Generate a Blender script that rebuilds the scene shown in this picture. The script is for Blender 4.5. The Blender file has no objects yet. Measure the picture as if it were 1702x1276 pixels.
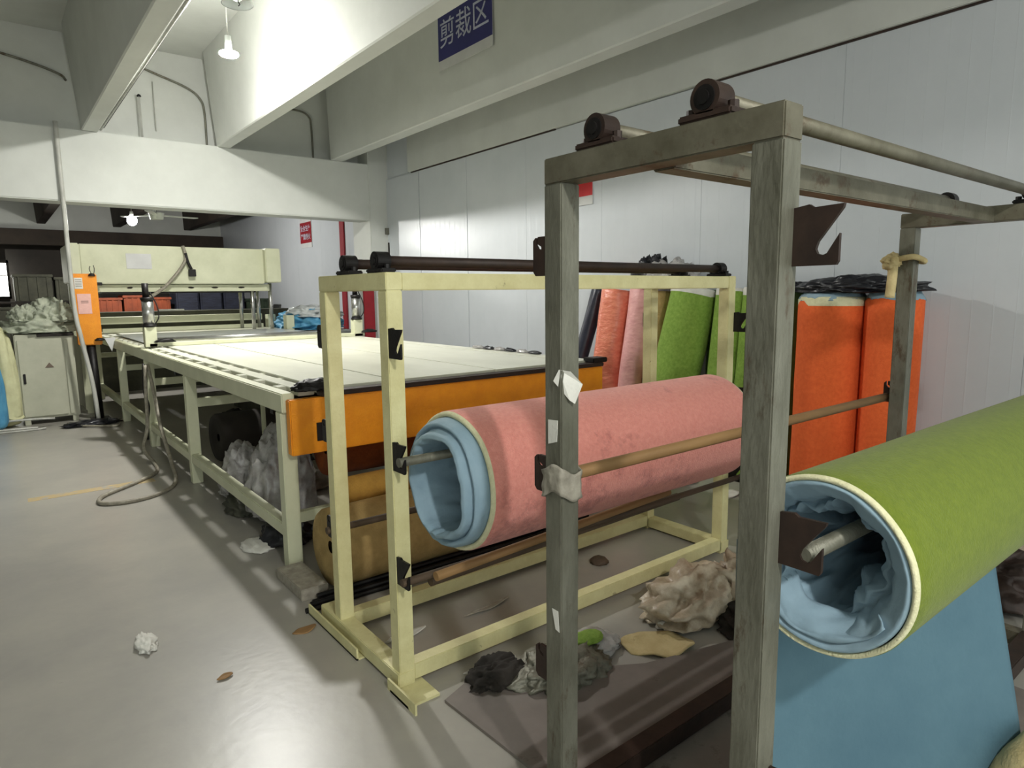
import bpy, bmesh, math, random
from mathutils import Vector, Matrix, noise
random.seed(7)
S = bpy.context.scene
COL = S.collection
PI = math.pi
# ------------------------------------------------------------ camera
cd = bpy.data.cameras.new('camera'); cam = bpy.data.objects.new('camera', cd); COL.objects.link(cam)
cd.sensor_width = 36; cd.lens = 36 * 1093 / 1702; cd.clip_start = .05; cd.clip_end = 100
Rm = Matrix(((0.78377728, 0.09380335, -0.61391701), (-0.62093818, 0.10028898, -0.77741745), (-0.01135524, 0.99052665, 0.13685031)))
cam.matrix_world = Matrix.Translation((0, 0, 1.5)) @ Rm.to_4x4()
S.camera = cam
# ------------------------------------------------------------ world, exposure
w = bpy.data.worlds.new('world'); S.world = w; w.use_nodes = True
bg = w.node_tree.nodes['Background']; bg.inputs[0].default_value = (.86, .92, .88, 1); bg.inputs[1].default_value = .9
S.view_settings.view_transform = 'Standard'; S.view_settings.look = 'None'
S.view_settings.gamma = 1; S.view_settings.use_curve_mapping = False
S.view_settings.exposure = 1.0
LAMP_W = 165      # watts of each high-bay bulb

# ------------------------------------------------------------ materials
def lin(c):
    o = []
    for v in c:
        v = v / 255
        o.append(v / 12.92 if v <= .04045 else ((v + .055) / 1.055) ** 2.4)
    return (o[0], o[1], o[2], 1)
def mat(name, c, rough=.6, metal=0, c2=None, scale=6, bump=0, bscale=60, dirt=None, dscale=3, dth=.6, emit=None, spec=None, coords='Object', stretch=None, sheen=0):
    m = bpy.data.materials.new(name); m.use_nodes = True
    nt = m.node_tree; N = nt.nodes; L = nt.links; p = N['Principled BSDF']
    p.inputs['Roughness'].default_value = rough; p.inputs['Metallic'].default_value = metal
    if spec is not None: p.inputs['Specular IOR Level'].default_value = spec
    if sheen: p.inputs['Sheen Weight'].default_value = sheen
    tc = N.new('ShaderNodeTexCoord'); src = tc.outputs[coords]
    if stretch:
        mp = N.new('ShaderNodeMapping'); mp.inputs['Scale'].default_value = stretch
        L.new(src, mp.inputs[0]); src = mp.outputs[0]
    if c2 is None: c2 = tuple(v * .86 for v in c)
    n = N.new('ShaderNodeTexNoise'); n.inputs['Scale'].default_value = scale; n.inputs['Detail'].default_value = 6
    n.inputs['Roughness'].default_value = .65
    L.new(src, n.inputs['Vector'])
    r = N.new('ShaderNodeValToRGB'); r.color_ramp.elements[0].position = .32; r.color_ramp.elements[1].position = .68
    r.color_ramp.elements[0].color = lin(c2); r.color_ramp.elements[1].color = lin(c)
    L.new(n.outputs['Fac'], r.inputs[0]); out = r.outputs[0]
    if dirt:
        n2 = N.new('ShaderNodeTexNoise'); n2.inputs['Scale'].default_value = dscale; n2.inputs['Detail'].default_value = 9
        n2.inputs['Roughness'].default_value = .75; L.new(src, n2.inputs['Vector'])
        r2 = N.new('ShaderNodeValToRGB'); r2.color_ramp.elements[0].position = dth; r2.color_ramp.elements[1].position = min(1, dth + .09)
        L.new(n2.outputs['Fac'], r2.inputs[0])
        mx = N.new('ShaderNodeMixRGB'); mx.inputs[2].default_value = lin(dirt)
        L.new(r2.outputs[0], mx.inputs[0]); L.new(out, mx.inputs[1]); out = mx.outputs[0]
    L.new(out, p.inputs['Base Color'])
    if bump:
        n3 = N.new('ShaderNodeTexNoise'); n3.inputs['Scale'].default_value = bscale; n3.inputs['Detail'].default_value = 4
        L.new(src, n3.inputs['Vector'])
        b = N.new('ShaderNodeBump'); b.inputs['Strength'].default_value = bump; b.inputs['Distance'].default_value = .01
        L.new(n3.outputs['Fac'], b.inputs['Height']); L.new(b.outputs[0], p.inputs['Normal'])
    if emit:
        p.inputs['Emission Color'].default_value = emit[0] + (1,); p.inputs['Emission Strength'].default_value = emit[1]
    return m
M = {}
M['floor'] = mat('floor_paint', (166, 162, 152), .33, c2=(146, 143, 137), scale=1.3, bump=.06, bscale=24, dirt=(118, 112, 102), dscale=2.6, dth=.66)
M['white'] = mat('white_wash', (206, 208, 202), .8, c2=(194, 196, 190), scale=1.2, bump=.08, bscale=14)
M['panel'] = mat('steel_panel', (204, 208, 212), .3, c2=(194, 199, 203), scale=.9, bump=.03, bscale=7, spec=.5)
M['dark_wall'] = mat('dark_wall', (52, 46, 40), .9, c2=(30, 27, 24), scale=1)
M['dark_rib'] = mat('dark_brown_rib', (74, 62, 52), .8, c2=(48, 42, 36), scale=1.5)  # plain dark brown for the hall ribs and far cross beam
M['cream'] = mat('cream_paint', (220, 214, 164), .5, c2=(202, 194, 142), scale=8, bump=.2, bscale=90, dirt=(120, 108, 80), dscale=9, dth=.635)
M['cream_pale'] = mat('pale_cream_paint', (212, 213, 184), .5, c2=(196, 198, 168), scale=3, dirt=(112, 106, 84), dscale=3, dth=.69)
M['slat'] = mat('white_slat', (226, 226, 208), .33, c2=(208, 208, 190), scale=3, dirt=(160, 155, 132), dscale=3, dth=.68, stretch=(1, .4, 1))
M['grey_steel'] = mat('galvanised_steel', (128, 127, 114), .5, .35, c2=(98, 97, 84), scale=14, bump=.25, bscale=90, dirt=(84, 72, 56), dscale=8, dth=.56, stretch=(1, 1, .35))
M['grey_steel_h'] = mat('galvanised_steel_rail', (120, 116, 100), .5, .35, c2=(92, 88, 72), scale=9, bump=.1, bscale=70, dirt=(84, 68, 50), dscale=8, dth=.55)
M['black'] = mat('black_iron', (30, 27, 26), .5, .4, c2=(18, 16, 16), scale=12, bump=.1, bscale=70)
M['rust'] = mat('rusty_brown_plate', (62, 46, 38), .55, .3, c2=(42, 32, 28), scale=10, bump=.1)
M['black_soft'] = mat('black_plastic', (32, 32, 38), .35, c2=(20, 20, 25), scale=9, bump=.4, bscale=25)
M['orange_paint'] = mat('orange_paint', (236, 150, 18), .45, c2=(222, 134, 12), scale=9, bump=.3, bscale=130, dirt=(128, 72, 22), dscale=3, dth=.72)
M['pink'] = mat('pink_foam', (236, 156, 142), .95, c2=(224, 138, 126), scale=60, bump=.55, bscale=170, dirt=(196, 116, 108), dscale=3, dth=.55, sheen=.2)
M['green'] = mat('green_foam', (110, 125, 28), .95, c2=(96, 112, 20), scale=50, bump=.35, bscale=170, sheen=.1)
M['green2'] = mat('lime_foam', (138, 168, 72), .9, c2=(112, 146, 52), scale=40, bump=.4, bscale=140)
M['dark_green'] = mat('dark_green_wrap', (70, 96, 34), .8, c2=(48, 70, 26), scale=6, bump=.4, bscale=20)
M['orange'] = mat('orange_foam', (238, 108, 50), .9, c2=(224, 94, 40), scale=40, bump=.3, bscale=150)
M['coral'] = mat('coral_plastic_wrap', (238, 148, 118), .35, c2=(222, 118, 92), scale=12, bump=.8, bscale=16, stretch=(1, 1, 2.2))
M['pale_pink'] = mat('pale_pink_wrap', (230, 172, 168), .5, c2=(216, 152, 150), scale=10, bump=.5, bscale=18, stretch=(1, 1, 2.2))
M['tan'] = mat('tan_foam', (182, 154, 100), .9, c2=(158, 132, 82), scale=14, bump=.4, bscale=120, dirt=(120, 96, 70), dscale=4, dth=.62)
M['tan2'] = mat('ochre_foam', (184, 140, 60), .9, c2=(158, 118, 48), scale=14, bump=.4, bscale=120)
M['brown'] = mat('brown_orange_foam', (150, 76, 26), .9, c2=(118, 56, 20), scale=10, bump=.3)
M['navy'] = mat('navy_wrap', (38, 42, 58), .4, c2=(26, 30, 44), scale=8, bump=.3, bscale=20)
M['blue'] = mat('blue_backing', (148, 172, 186), .8, c2=(130, 156, 172), scale=5, bump=.35, bscale=26)
M['blue_d'] = mat('blue_hanging_fabric', (86, 118, 132), .8, c2=(74, 106, 122), scale=3, bump=.12, bscale=60)
M['bluesheet'] = mat('bright_blue_sheet', (92, 158, 190), .5, c2=(70, 136, 176), scale=8, bump=.5, bscale=20)
M['foam_edge'] = mat('cream_foam_edge', (226, 222, 186), .9, c2=(210, 206, 166), scale=40, bump=.4, bscale=150)
M['wood'] = mat('wooden_pole', (158, 122, 78), .7, c2=(130, 98, 60), scale=14, bump=.2, bscale=60, stretch=(.15, 1, 1))
M['wood_d'] = mat('dark_pole', (92, 74, 56), .7, c2=(60, 48, 38), scale=14, bump=.2, bscale=60, stretch=(.15, 1, 1))
M['tan_plastic'] = mat('dirty_pale_plastic', (214, 202, 180), .4, c2=(150, 132, 108), scale=7, bump=.7, bscale=18)
M['grey_plastic'] = mat('dusty_grey_plastic', (190, 188, 186), .25, c2=(130, 126, 124), scale=8, bump=.7, bscale=16)
M['white_paper'] = mat('white_paper', (222, 220, 212), .7, c2=(204, 202, 194), scale=14, bump=.2)
M['beige_foam'] = mat('beige_foam_scrap', (206, 188, 140), .9, c2=(184, 164, 116), scale=12, bump=.4, bscale=90)
M['tape'] = mat('dusty_tape', (170, 164, 150), .6, c2=(132, 126, 114), scale=18, bump=.5, bscale=30)
M['pale_cloth'] = mat('pale_green_cloth', (186, 190, 170), .9, c2=(150, 156, 138), scale=9, bump=.7, bscale=18)
M['cab'] = mat('cabinet_paint', (186, 186, 166), .5, c2=(170, 170, 150), scale=3, dirt=(96, 90, 76), dscale=3, dth=.7)
M['bag'] = mat('pale_yellow_bag', (214, 214, 172), .7, c2=(192, 190, 148), scale=6, bump=.4, bscale=20)
M['pinkpaper'] = mat('pink_notice_paper', (228, 182, 172), .7, c2=(218, 170, 160), scale=30)
M['steel'] = mat('bright_steel', (190, 190, 186), .25, .9, c2=(160, 160, 156), scale=8)
M['film'] = mat('clear_film', (206, 210, 208), .22, c2=(182, 186, 186), scale=5, bump=.5, bscale=8)
M['hose'] = mat('grey_hose', (160, 154, 138), .6, c2=(120, 114, 100), scale=30)
M['pipe_w'] = mat('white_conduit', (196, 196, 188), .5, c2=(160, 160, 152), scale=10, stretch=(1, 1, .3))
M['signblue'] = mat('sign_blue', (44, 44, 108), .6, c2=(40, 42, 98), scale=4)
M['signwhite'] = mat('sign_white', (206, 206, 204), .6, c2=(194, 194, 192), scale=4)
M['ink'] = mat('sign_letter_white', (196, 200, 216), .6)
M['brown_ink'] = mat('brown_ink', (112, 98, 84), .7)
M['red'] = mat('red_paint', (196, 30, 34), .5, c2=(176, 22, 28), scale=6)
M['red_d'] = mat('dark_red_paint', (150, 20, 34), .6, c2=(128, 16, 28), scale=6)
M['crate_o'] = mat('orange_crate_plastic', (156, 72, 36), .6, c2=(120, 54, 28), scale=6)
M['crate_b'] = mat('dark_blue_bale', (44, 48, 66), .7, c2=(26, 28, 40), scale=6, bump=.4, bscale=12, stretch=(1, 1, 6))
M['crate_g'] = mat('dark_green_crate', (48, 62, 44), .7, c2=(32, 42, 30), scale=6)
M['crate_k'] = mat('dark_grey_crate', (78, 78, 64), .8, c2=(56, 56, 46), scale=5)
M['stain'] = mat('yellow_line_paint', (196, 162, 92), .6, c2=(164, 154, 128), scale=6, dirt=(158, 154, 144), dscale=6, dth=.5)
M['bulb'] = mat('glowing_bulb', (255, 255, 255), .4, emit=((1, .985, .94), 1))
M['bulb_dim'] = mat('bulb_neck_glow', (255, 255, 255), .4, emit=((1, .985, .94), LAMP_W * .012 / (PI * .024)))
M['window'] = mat('daylight_window', (255, 255, 250), .4, emit=((1, 1, .9), 5))
M['shade'] = mat('white_enamel', (206, 210, 206), .35, c2=(190, 194, 190), scale=3)
M['board'] = mat('grey_sheet_board', (128, 120, 114), .6, c2=(108, 100, 94), scale=3, dirt=(84, 74, 66), dscale=3, dth=.58)

# ------------------------------------------------------------ helpers
def link(me, name, m, parent=None, loc=None, smooth=False):
    o = bpy.data.objects.new(name, me); COL.objects.link(o)
    if m is not None: me.materials.append(m)
    if smooth:
        for p in me.polygons: p.use_smooth = True
    if parent is not None:
        o.parent = parent
    return o
def origin(parent):
    v = Vector((0, 0, 0))
    while parent is not None: v += parent.location; parent = parent.parent
    return v
def obj(name, bm, m, parent=None, base=None, smooth=False, tri=False):
    """bm in world coordinates -> one mesh object; origin = parent's or base"""
    bmesh.ops.recalc_face_normals(bm, faces=bm.faces)
    off = origin(parent) if parent is not None else Vector(base if base is not None else (0, 0, 0))
    bmesh.ops.translate(bm, verts=bm.verts, vec=-off)
    me = bpy.data.meshes.new(name); bm.to_mesh(me); bm.free()
    o = link(me, name, m, parent, smooth=smooth)
    if parent is None: o.location = off
    return o
def tag(o, label=None, cat=None, group=None, kind=None):
    if label: o['label'] = label
    if cat: o['category'] = cat
    if group: o['group'] = group
    if kind: o['kind'] = kind
    return o
def thing(name, label, cat, loc, group=None):
    o = bpy.data.objects.new(name, None); COL.objects.link(o); o.location = loc; o.empty_display_size = .1
    return tag(o, label, cat, group)
def B(*boxes, bevel=0):
    bm = bmesh.new()
    for (x0, x1, y0, y1, z0, z1) in boxes:
        r = bmesh.ops.create_cube(bm, size=1)
        bmesh.ops.scale(bm, verts=r['verts'], vec=(x1 - x0, y1 - y0, z1 - z0))
        bmesh.ops.translate(bm, verts=r['verts'], vec=((x0 + x1) / 2, (y0 + y1) / 2, (z0 + z1) / 2))
    if bevel: bmesh.ops.bevel(bm, geom=bm.edges[:], offset=bevel, segments=2, affect='EDGES', clamp_overlap=True)
    return bm
def box(name, m, parent, *b, bevel=.004, base=None): return obj(name, B(*b, bevel=bevel), m, parent, base)
def cyl(bm, p0, p1, r0, r1=None, n=20, caps=True):
    p0, p1 = Vector(p0), Vector(p1); r1 = r0 if r1 is None else r1
    d = (p1 - p0); a = d.to_track_quat('Z', 'Y').to_matrix()
    A = []; Bv = []
    for i in range(n):
        t = 2 * PI * i / n; v = a @ Vector((math.cos(t), math.sin(t), 0))
        A.append(bm.verts.new(p0 + v * r0)); Bv.append(bm.verts.new(p1 + v * r1))
    for i in range(n):
        j = (i + 1) % n; bm.faces.new((A[i], A[j], Bv[j], Bv[i]))
    if caps: bm.faces.new(A[::-1]); bm.faces.new(Bv)
    return bm
def rod(name, m, parent, p0, p1, r, n=16, base=None, r1=None): return smooth_sides(obj(name, cyl(bmesh.new(), p0, p1, r, r1, n), m, parent, base))
def smooth_sides(o):
    for p in o.data.polygons: p.use_smooth = len(p.vertices) == 4
    return o
def catmull(P, k=8):
    P = [Vector(p) for p in P]; Q = [2 * P[0] - P[1]] + P + [2 * P[-1] - P[-2]]; out = []
    for i in range(1, len(Q) - 2):
        for s in range(k):
            t = s / k; a, b, c, d = Q[i - 1:i + 3]
            out.append(.5 * ((2 * b) + (c - a) * t + (2 * a - 5 * b + 4 * c - d) * t * t + (3 * b - a - 3 * c + d) * t ** 3))
    out.append(P[-1]); return out
def sweep(bm, pts, r, n=8, k=8, rf=None):
    P = catmull(pts, k) if k > 1 else [Vector(p) for p in pts]
    rings = []; up = Vector((0, 0, 1))
    for i, p in enumerate(P):
        d = (P[min(i + 1, len(P) - 1)] - P[max(i - 1, 0)]).normalized()
        if abs(d.dot(up)) > .97: up = Vector((1, 0, 0))
        s = d.cross(up).normalized(); u = s.cross(d).normalized(); up = u
        rr = r * (rf(i / (len(P) - 1)) if rf else 1)
        rings.append([bm.verts.new(p + (s * math.cos(2 * PI * j / n) + u * math.sin(2 * PI * j / n)) * rr) for j in range(n)])
    for a, b in zip(rings, rings[1:]):
        for j in range(n): bm.faces.new((a[j], a[(j + 1) % n], b[(j + 1) % n], b[j]))
    bm.faces.new(rings[0][::-1]); bm.faces.new(rings[-1]); return bm
def tube(name, m, parent, pts, r, n=8, k=8, base=None, rf=None): return smooth_sides(obj(name, sweep(bmesh.new(), pts, r, n, k, rf), m, parent, base))
def prism(bm, poly, axis, a, b):
    """poly in the two other axes (in order), extruded along axis from a to b"""
    def mk(u, v, s):
        return {0: (s, u, v), 1: (u, s, v), 2: (u, v, s)}[axis]
    A = [bm.verts.new(mk(u, v, a)) for u, v in poly]; C = [bm.verts.new(mk(u, v, b)) for u, v in poly]
    n = len(poly)
    f1 = bm.faces.new(A); f2 = bm.faces.new(C[::-1])
    for i in range(n): bm.faces.new((A[i], C[i], C[(i + 1) % n], A[(i + 1) % n]))
    bm.normal_update(); bmesh.ops.triangulate(bm, faces=[f1, f2], ngon_method='EAR_CLIP'); return bm
def nz(v, s=0): return noise.noise(Vector(v) + Vector((s * 13.7, s * 7.1, s * 3.3)))
def crumple_bm(c, size, seed, sub=4, amp=.35, f=2.2, flat=True, ridge=True):
    f *= .8; amp *= .75; wv = Vector((1 / (.6 + size[0]), 1 / (.6 + size[1]), 1 / (.6 + size[2]))) * .9
    bm = bmesh.new(); bmesh.ops.create_icosphere(bm, subdivisions=sub, radius=1)
    for v in bm.verts:
        d = v.co.normalized(); q = d * f; q = q + Vector((nz(q * .9, seed + 21), nz(q * .9, seed + 22), nz(q * .9, seed + 23))) * 1.1
        q.z *= 1.6
        e1 = noise.voronoi(q * .95 + Vector((seed * 3.1, 0, 0)))[0]; h = e1[0] * 1.5 - .1
        e2 = noise.voronoi(q * 2.1 + Vector((0, seed * 2.3, 0)))[0]; h2 = e2[0] * 1.5 - .1
        k = 1 + amp * .95 * (h - .5) + amp * .42 * (h2 - .5) + amp * .25 * nz(q * .8, seed + 2) + amp * .06 * nz(q * 7, seed + 9)
        v.co = Vector((d.x * size[0], d.y * size[1], d.z * size[2])) * k
        if flat and v.co.z < 0: v.co.z *= .12
    mz = min(v.co.z for v in bm.verts)
    bmesh.ops.translate(bm, verts=bm.verts, vec=(c[0], c[1], c[2] - (mz if flat else 0)))
    return bm
def crumple(name, m, parent, c, size, seed, base=None, **k):
    return obj(name, crumple_bm(c, size, seed, **k), m, parent, base if base is not None else c, smooth=True)
def sheet(name, m, parent, fn, nu, nv, th=.003, base=None, smooth=True):
    """fn(u,v)->xyz world; solidified"""
    bm = bmesh.new(); g = [[bm.verts.new(fn(i / nu, j / nv)) for j in range(nv + 1)] for i in range(nu + 1)]
    for i in range(nu):
        for j in range(nv): bm.faces.new((g[i][j], g[i + 1][j], g[i + 1][j + 1], g[i][j + 1]))
    o = obj(name, bm, m, parent, base, smooth=smooth)
    if th:
        md = o.modifiers.new('thick', 'SOLIDIFY'); md.thickness = th; md.offset = 0
    return o
def scrap(name, m, c, pts, seed, h=.012, label='', cat='scrap', group=None):
    """a flat piece with a curled uneven outline lying on the floor; pts are offsets"""
    bm = bmesh.new(); n = 40; P = catmull([(x, y, 0) for x, y in pts] + [(pts[0][0], pts[0][1], 0)], 6)[:-1]
    rings = []
    for k in (1, .8, .55, .25):
        rings.append([bm.verts.new((c[0] + p.x * k, c[1] + p.y * k, c[2] + .004 + h * (.5 + nz((p.x * k * 9, p.y * k * 9, 0), seed)) * (1.4 if k > .9 else .8))) for p in P])
    for a, b in zip(rings, rings[1:]):
        for j in range(len(P)): bm.faces.new((a[j], a[(j + 1) % len(P)], b[(j + 1) % len(P)], b[j]))
    bm.faces.new(rings[-1])
    o = obj(name, bm, m, None, c, smooth=True)
    md = o.modifiers.new('thick', 'SOLIDIFY'); md.thickness = .006; md.offset = 1
    return tag(o, label, cat, group)
def text(name, body, m, parent, size, mw, extrude=.001, bold=0):
    cu = bpy.data.curves.new(name, 'FONT'); cu.body = body; cu.size = size; cu.extrude = extrude; cu.offset = bold
    cu.align_x = 'CENTER'; cu.align_y = 'CENTER'
    t = bpy.data.objects.new(name + '_tmp', cu); COL.objects.link(t)
    bpy.context.view_layer.update()
    me = bpy.data.meshes.new_from_object(t.evaluated_get(bpy.context.evaluated_depsgraph_get()))
    bpy.data.objects.remove(t)
    me.materials.clear(); me.name = name
    me.transform(Matrix.Translation(-origin(parent)) @ mw)
    return link(me, name, m, parent)
def struct(o): o['kind'] = 'structure'; return o

# ------------------------------------------------------------ setting
struct(box('floor', M['floor'], None, (-7, 5.4, -4, 20, -.2, 0), bevel=0))
CEIL = 4.6
struct(box('ceiling', M['white'], None, (-7, 5.4, -4, 20, CEIL, CEIL + .2), bevel=0))
wr = struct(box('wall_right', M['panel'], None, (5.012, 5.35, -4, 20, 0, 4.6), bevel=0))
y = -3.75
seam = 8.41
ys = [seam + 1.2 * k for k in range(-10, 9)]
for a, b in zip(ys, ys[1:]):
    g0 = .005 if abs(a - 7.21) < .3 or abs(a - 8.41) < .3 else .0008; g1 = .005 if abs(b - 7.21) < .3 or abs(b - 8.41) < .3 else .0008
    bm = B((4.985, 5.02, a + g0, b - g1, 0, 3.24), bevel=min(g0, g1))
    # shallow pressed ribs of the sandwich panel
    k = a + .06
    while k < b - .05:
        prism(bm, [(4.9853, k - .006), (4.9844, k), (4.9853, k + .006)], 2, .001, 3.238); k += .12
    obj('wall_panel', bm, M['panel'], wr)
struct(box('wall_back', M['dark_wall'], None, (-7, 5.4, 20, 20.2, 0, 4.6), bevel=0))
struct(box('wall_left', M['white'], None, (-7.2, -7, -4, 20, 0, 4.6), bevel=0))
# strip light slot in the far wall: a bright window at the far left
wf = struct(box('window_1', M['window'], None, (-.35, .36, 16.6, 16.62, 1.55, 2.2), bevel=0))
box('window_frame', M['dark_wall'], wf, (-.4, .4, 16.56, 16.66, 2.2, 2.26), (-.4, .4, 16.56, 16.66, 1.5, 1.55), (.36, .4, 16.56, 16.66, 1.5, 2.26), (-.4, -.36, 16.56, 16.66, 1.5, 2.26), (-.35, .36, 16.58, 16.64, 1.95, 1.97))
# wall head beam above the panels
struct(box('trim_1', M['white'], None, (4.94, 5.01, -4, 8.64, 3.25, 4.6), bevel=.006))
struct(box('trim_2', M['rust'], None, (4.97, 4.99, -4, 3.6, 3.236, 3.25), (4.97, 4.99, 5.5, 8.6, 3.236, 3.25), bevel=0))
# ceiling ribs (precast double T): tapered section running away from the camera
def rib(x0, x1, yA, yB, z=3.455, fl=.09):
    bm = bmesh.new()
    prism(bm, [(x0, z), (x0 + .012, z - .012), (x1 - .012, z - .012), (x1, z), (x1 + fl, CEIL + .01), (x0 - fl, CEIL + .01)], 1, yA, yB)
    return bm
for x0, x1 in ((-4.95, -4.78), (-3.45, -3.28), (-1.95, -1.78), (-.45, -.28), (1.05, 1.22), (2.55, 2.72), (4.12, 4.3)):
    for yA, yB in ((-4, 9.42), (9.78, 18.7)):
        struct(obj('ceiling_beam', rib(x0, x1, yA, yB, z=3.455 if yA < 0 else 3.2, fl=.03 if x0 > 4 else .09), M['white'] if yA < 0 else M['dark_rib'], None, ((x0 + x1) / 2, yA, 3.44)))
struct(box('cross_beam', M['white'], None, (-7, 5.01, 9.4, 9.75, 2.62, 3.45), bevel=.012))
struct(box('infill_wall', M['white'], None, (-7, 5.01, 9.72, 9.8, 3.44, 4.6), bevel=0))
struct(box('infill_wall', M['white'], None, (-7, 5.01, 18.7, 18.8, 3.05, 4.6), bevel=0))
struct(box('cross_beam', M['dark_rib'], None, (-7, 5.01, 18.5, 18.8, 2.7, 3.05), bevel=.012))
struct(box('column', M['white'], None, (4.69, 5.06, 9.38, 9.99, 0, 4.6), bevel=.01))

# ------------------------------------------------------------ lamps
def lamp(loc, label, watts, r=.085, bare=False):
    t = thing('pendant_lamp', label, 'lamp', loc, 'high ceiling lamps')
    x, y, z = loc
    bm = bmesh.new(); bmesh.ops.create_uvsphere(bm, u_segments=24, v_segments=14, radius=r)
    bmesh.ops.scale(bm, verts=bm.verts, vec=(1, 1, 1.15)); bmesh.ops.translate(bm, verts=bm.verts, vec=loc)
    # dim upper half, bright lower dome; flattened unless bare, to cut sideways light
    for v in bm.verts:
        v.co.z = z + (v.co.z - z) * (1 if bare else .3)
    m = M['bulb'].copy(); area = 2 * PI * r * r
    m.node_tree.nodes['Principled BSDF'].inputs['Emission Strength'].default_value = watts / (PI * area)
    ob = obj('bulb', bm, m, t, smooth=True); ob.data.materials.append(M['bulb_dim'])
    for p in ob.data.polygons:
        if p.center.z > (.05 if bare else .004): p.material_index = 1
    bm = bmesh.new(); cyl(bm, (x, y, z + r * .5), (x, y, z + r + .07), .03, .026)
    smooth_sides(obj('socket', bm, M['shade'], t))
    rod('cord', M['pipe_w'], t, (x, y, z + r + .07), (x, y, CEIL), .005, 8)
    return t
lamp((1.95, 6.6, 3.70), 'bright round pendant bulb hanging between two white ceiling ribs', LAMP_W)
lamp((2.0, 12.6, 2.76), 'glowing bulb in the dark hall beyond the white cross beam', LAMP_W * .4, .075, True)
lamp((.3, -1.6, 3.15), 'unseen pendant bulb hung low behind the viewer', LAMP_W * .36, .075, True)  # unseen lamp, set low so its light reaches the rib faces

# round white lampshade at the top edge
t = thing('round_lampshade', 'round white enamel lampshade with a small hook at top of the bay', 'lampshade', (1.86, 5.98, 3.92))
bm = bmesh.new(); cx, cy, cz = 1.86, 5.98, 3.9
prev = None
for r, z in ((.125, 0), (.128, .004), (.122, .03), (.105, .09), (.07, .14), (.03, .165), (.03, .2), (.0265, .2), (.0265, .165), (.065, .134), (.1, .086), (.118, .03), (.119, .004)):
    ring = [bm.verts.new((cx + r * math.cos(2 * PI * i / 40), cy + r * math.sin(2 * PI * i / 40), cz + z)) for i in range(40)]
    if prev:
        for i in range(40): bm.faces.new((prev[i], prev[(i + 1) % 40], ring[(i + 1) % 40], ring[i]))
    prev = ring
obj('shade', bm, M['shade'], t, smooth=True)
bm = bmesh.new(); bmesh.ops.create_uvsphere(bm, u_segments=20, v_segments=10, radius=.06)
bmesh.ops.translate(bm, verts=bm.verts, vec=(cx, cy, cz + .085)); obj('unlit_bulb', bm, M['shade'], t, smooth=True)
rod('stem', M['pipe_w'], t, (cx, cy, cz + .14), (cx, cy, CEIL), .008, 8)
tube('hook', M['black'], t, [(cx - .03, cy - .12, cz + .0), (cx - .03, cy - .125, cz - .03), (cx - .018, cy - .125, cz - .045), (cx - .03, cy - .125, cz - .06)], .004, 6)

# conduits on the ceiling
def pipe(pts, r, m, label, k=1, n=8, cat='pipe', name='conduit_pipe'):
    return tag(tube(name, m, None, pts, r, n, k, base=pts[0]), label, cat)
pipe([(1.245, -3, 3.47), (1.245, 9.38, 3.47)], .012, M['pipe_w'], 'thin white conduit running along the lower edge of the left ceiling rib')
pipe([(1.275, -3, 3.505), (1.275, 5, 3.505), (1.28, 9.38, 3.5)], .007, M['black'], 'black cable running beside the white conduit on the left ceiling rib', cat='cable', name='cable')
pipe([(1.3, 9.69, 4.5), (1.9, 9.69, 4.32), (2.3, 9.69, 4.2), (2.46, 9.69, 4.08), (2.5, 9.69, 3.9), (2.5, 9.69, 3.455)], .014, M['grey_steel'], 'bent grey conduit curving down the wall in the bay behind the lit bulb', k=5)
pipe([(3.5, 9.69, 4.14), (3.8, 9.69, 4.14), (3.93, 9.69, 4.08), (3.96, 9.69, 3.95), (3.97, 9.69, 3.455)], .014, M['grey_steel'], 'bent grey conduit on the small wall behind the sign rib', k=5)
pipe([(-.3, 9.69, 4.34), (.5, 9.69, 4.22), (.9, 9.69, 4.12), (.98, 9.69, 4.05)], .014, M['grey_steel'], 'grey conduit sloping across the wall left of the left ceiling rib', k=5)
pipe([(1.72, 9.6, 3.98), (1.72, 9.6, 3.452)], .012, M['pipe_w'], 'short vertical rod standing on the cross beam with a round cap')
tag(crumple('cap', M['black'], None, (1.72, 9.6, 3.97), (.025, .025, .03), 3, sub=2, amp=.2), 'small dark cap on top of the short vertical rod', 'cap')
pipe([(1.9, 9.68, 4.2), (1.9, 9.68, 3.6)], .006, M['pipe_w'], 'thin vertical wire on the wall right of the short rod', cat='cable', name='wire')
# tall drop pipe left of the press
pipe([(.80, 9.36, 3.5), (.80, 9.36, 2.6), (.80, 9.34, 1.45), (.84, 9.3, 1.0), (.9, 9.26, .5), (.93, 9.25, .0)], .024, M['pipe_w'], 'tall white drop pipe from the cross beam down beside the orange control box', k=6, n=12)

# ------------------------------------------------------------ signs
t = thing('hanging_sign', 'blue cutting area sign with white Chinese characters on the ceiling rib', 'sign', (4.07, 5.9, 3.88))
box('board', M['signwhite'], t, (4.082, 4.088, 5.41, 6.38, 3.885, 4.60), bevel=0)
box('blue_field', M['signblue'], t, (4.078, 4.082, 5.41, 6.38, 3.985, 4.47), bevel=0)
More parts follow.
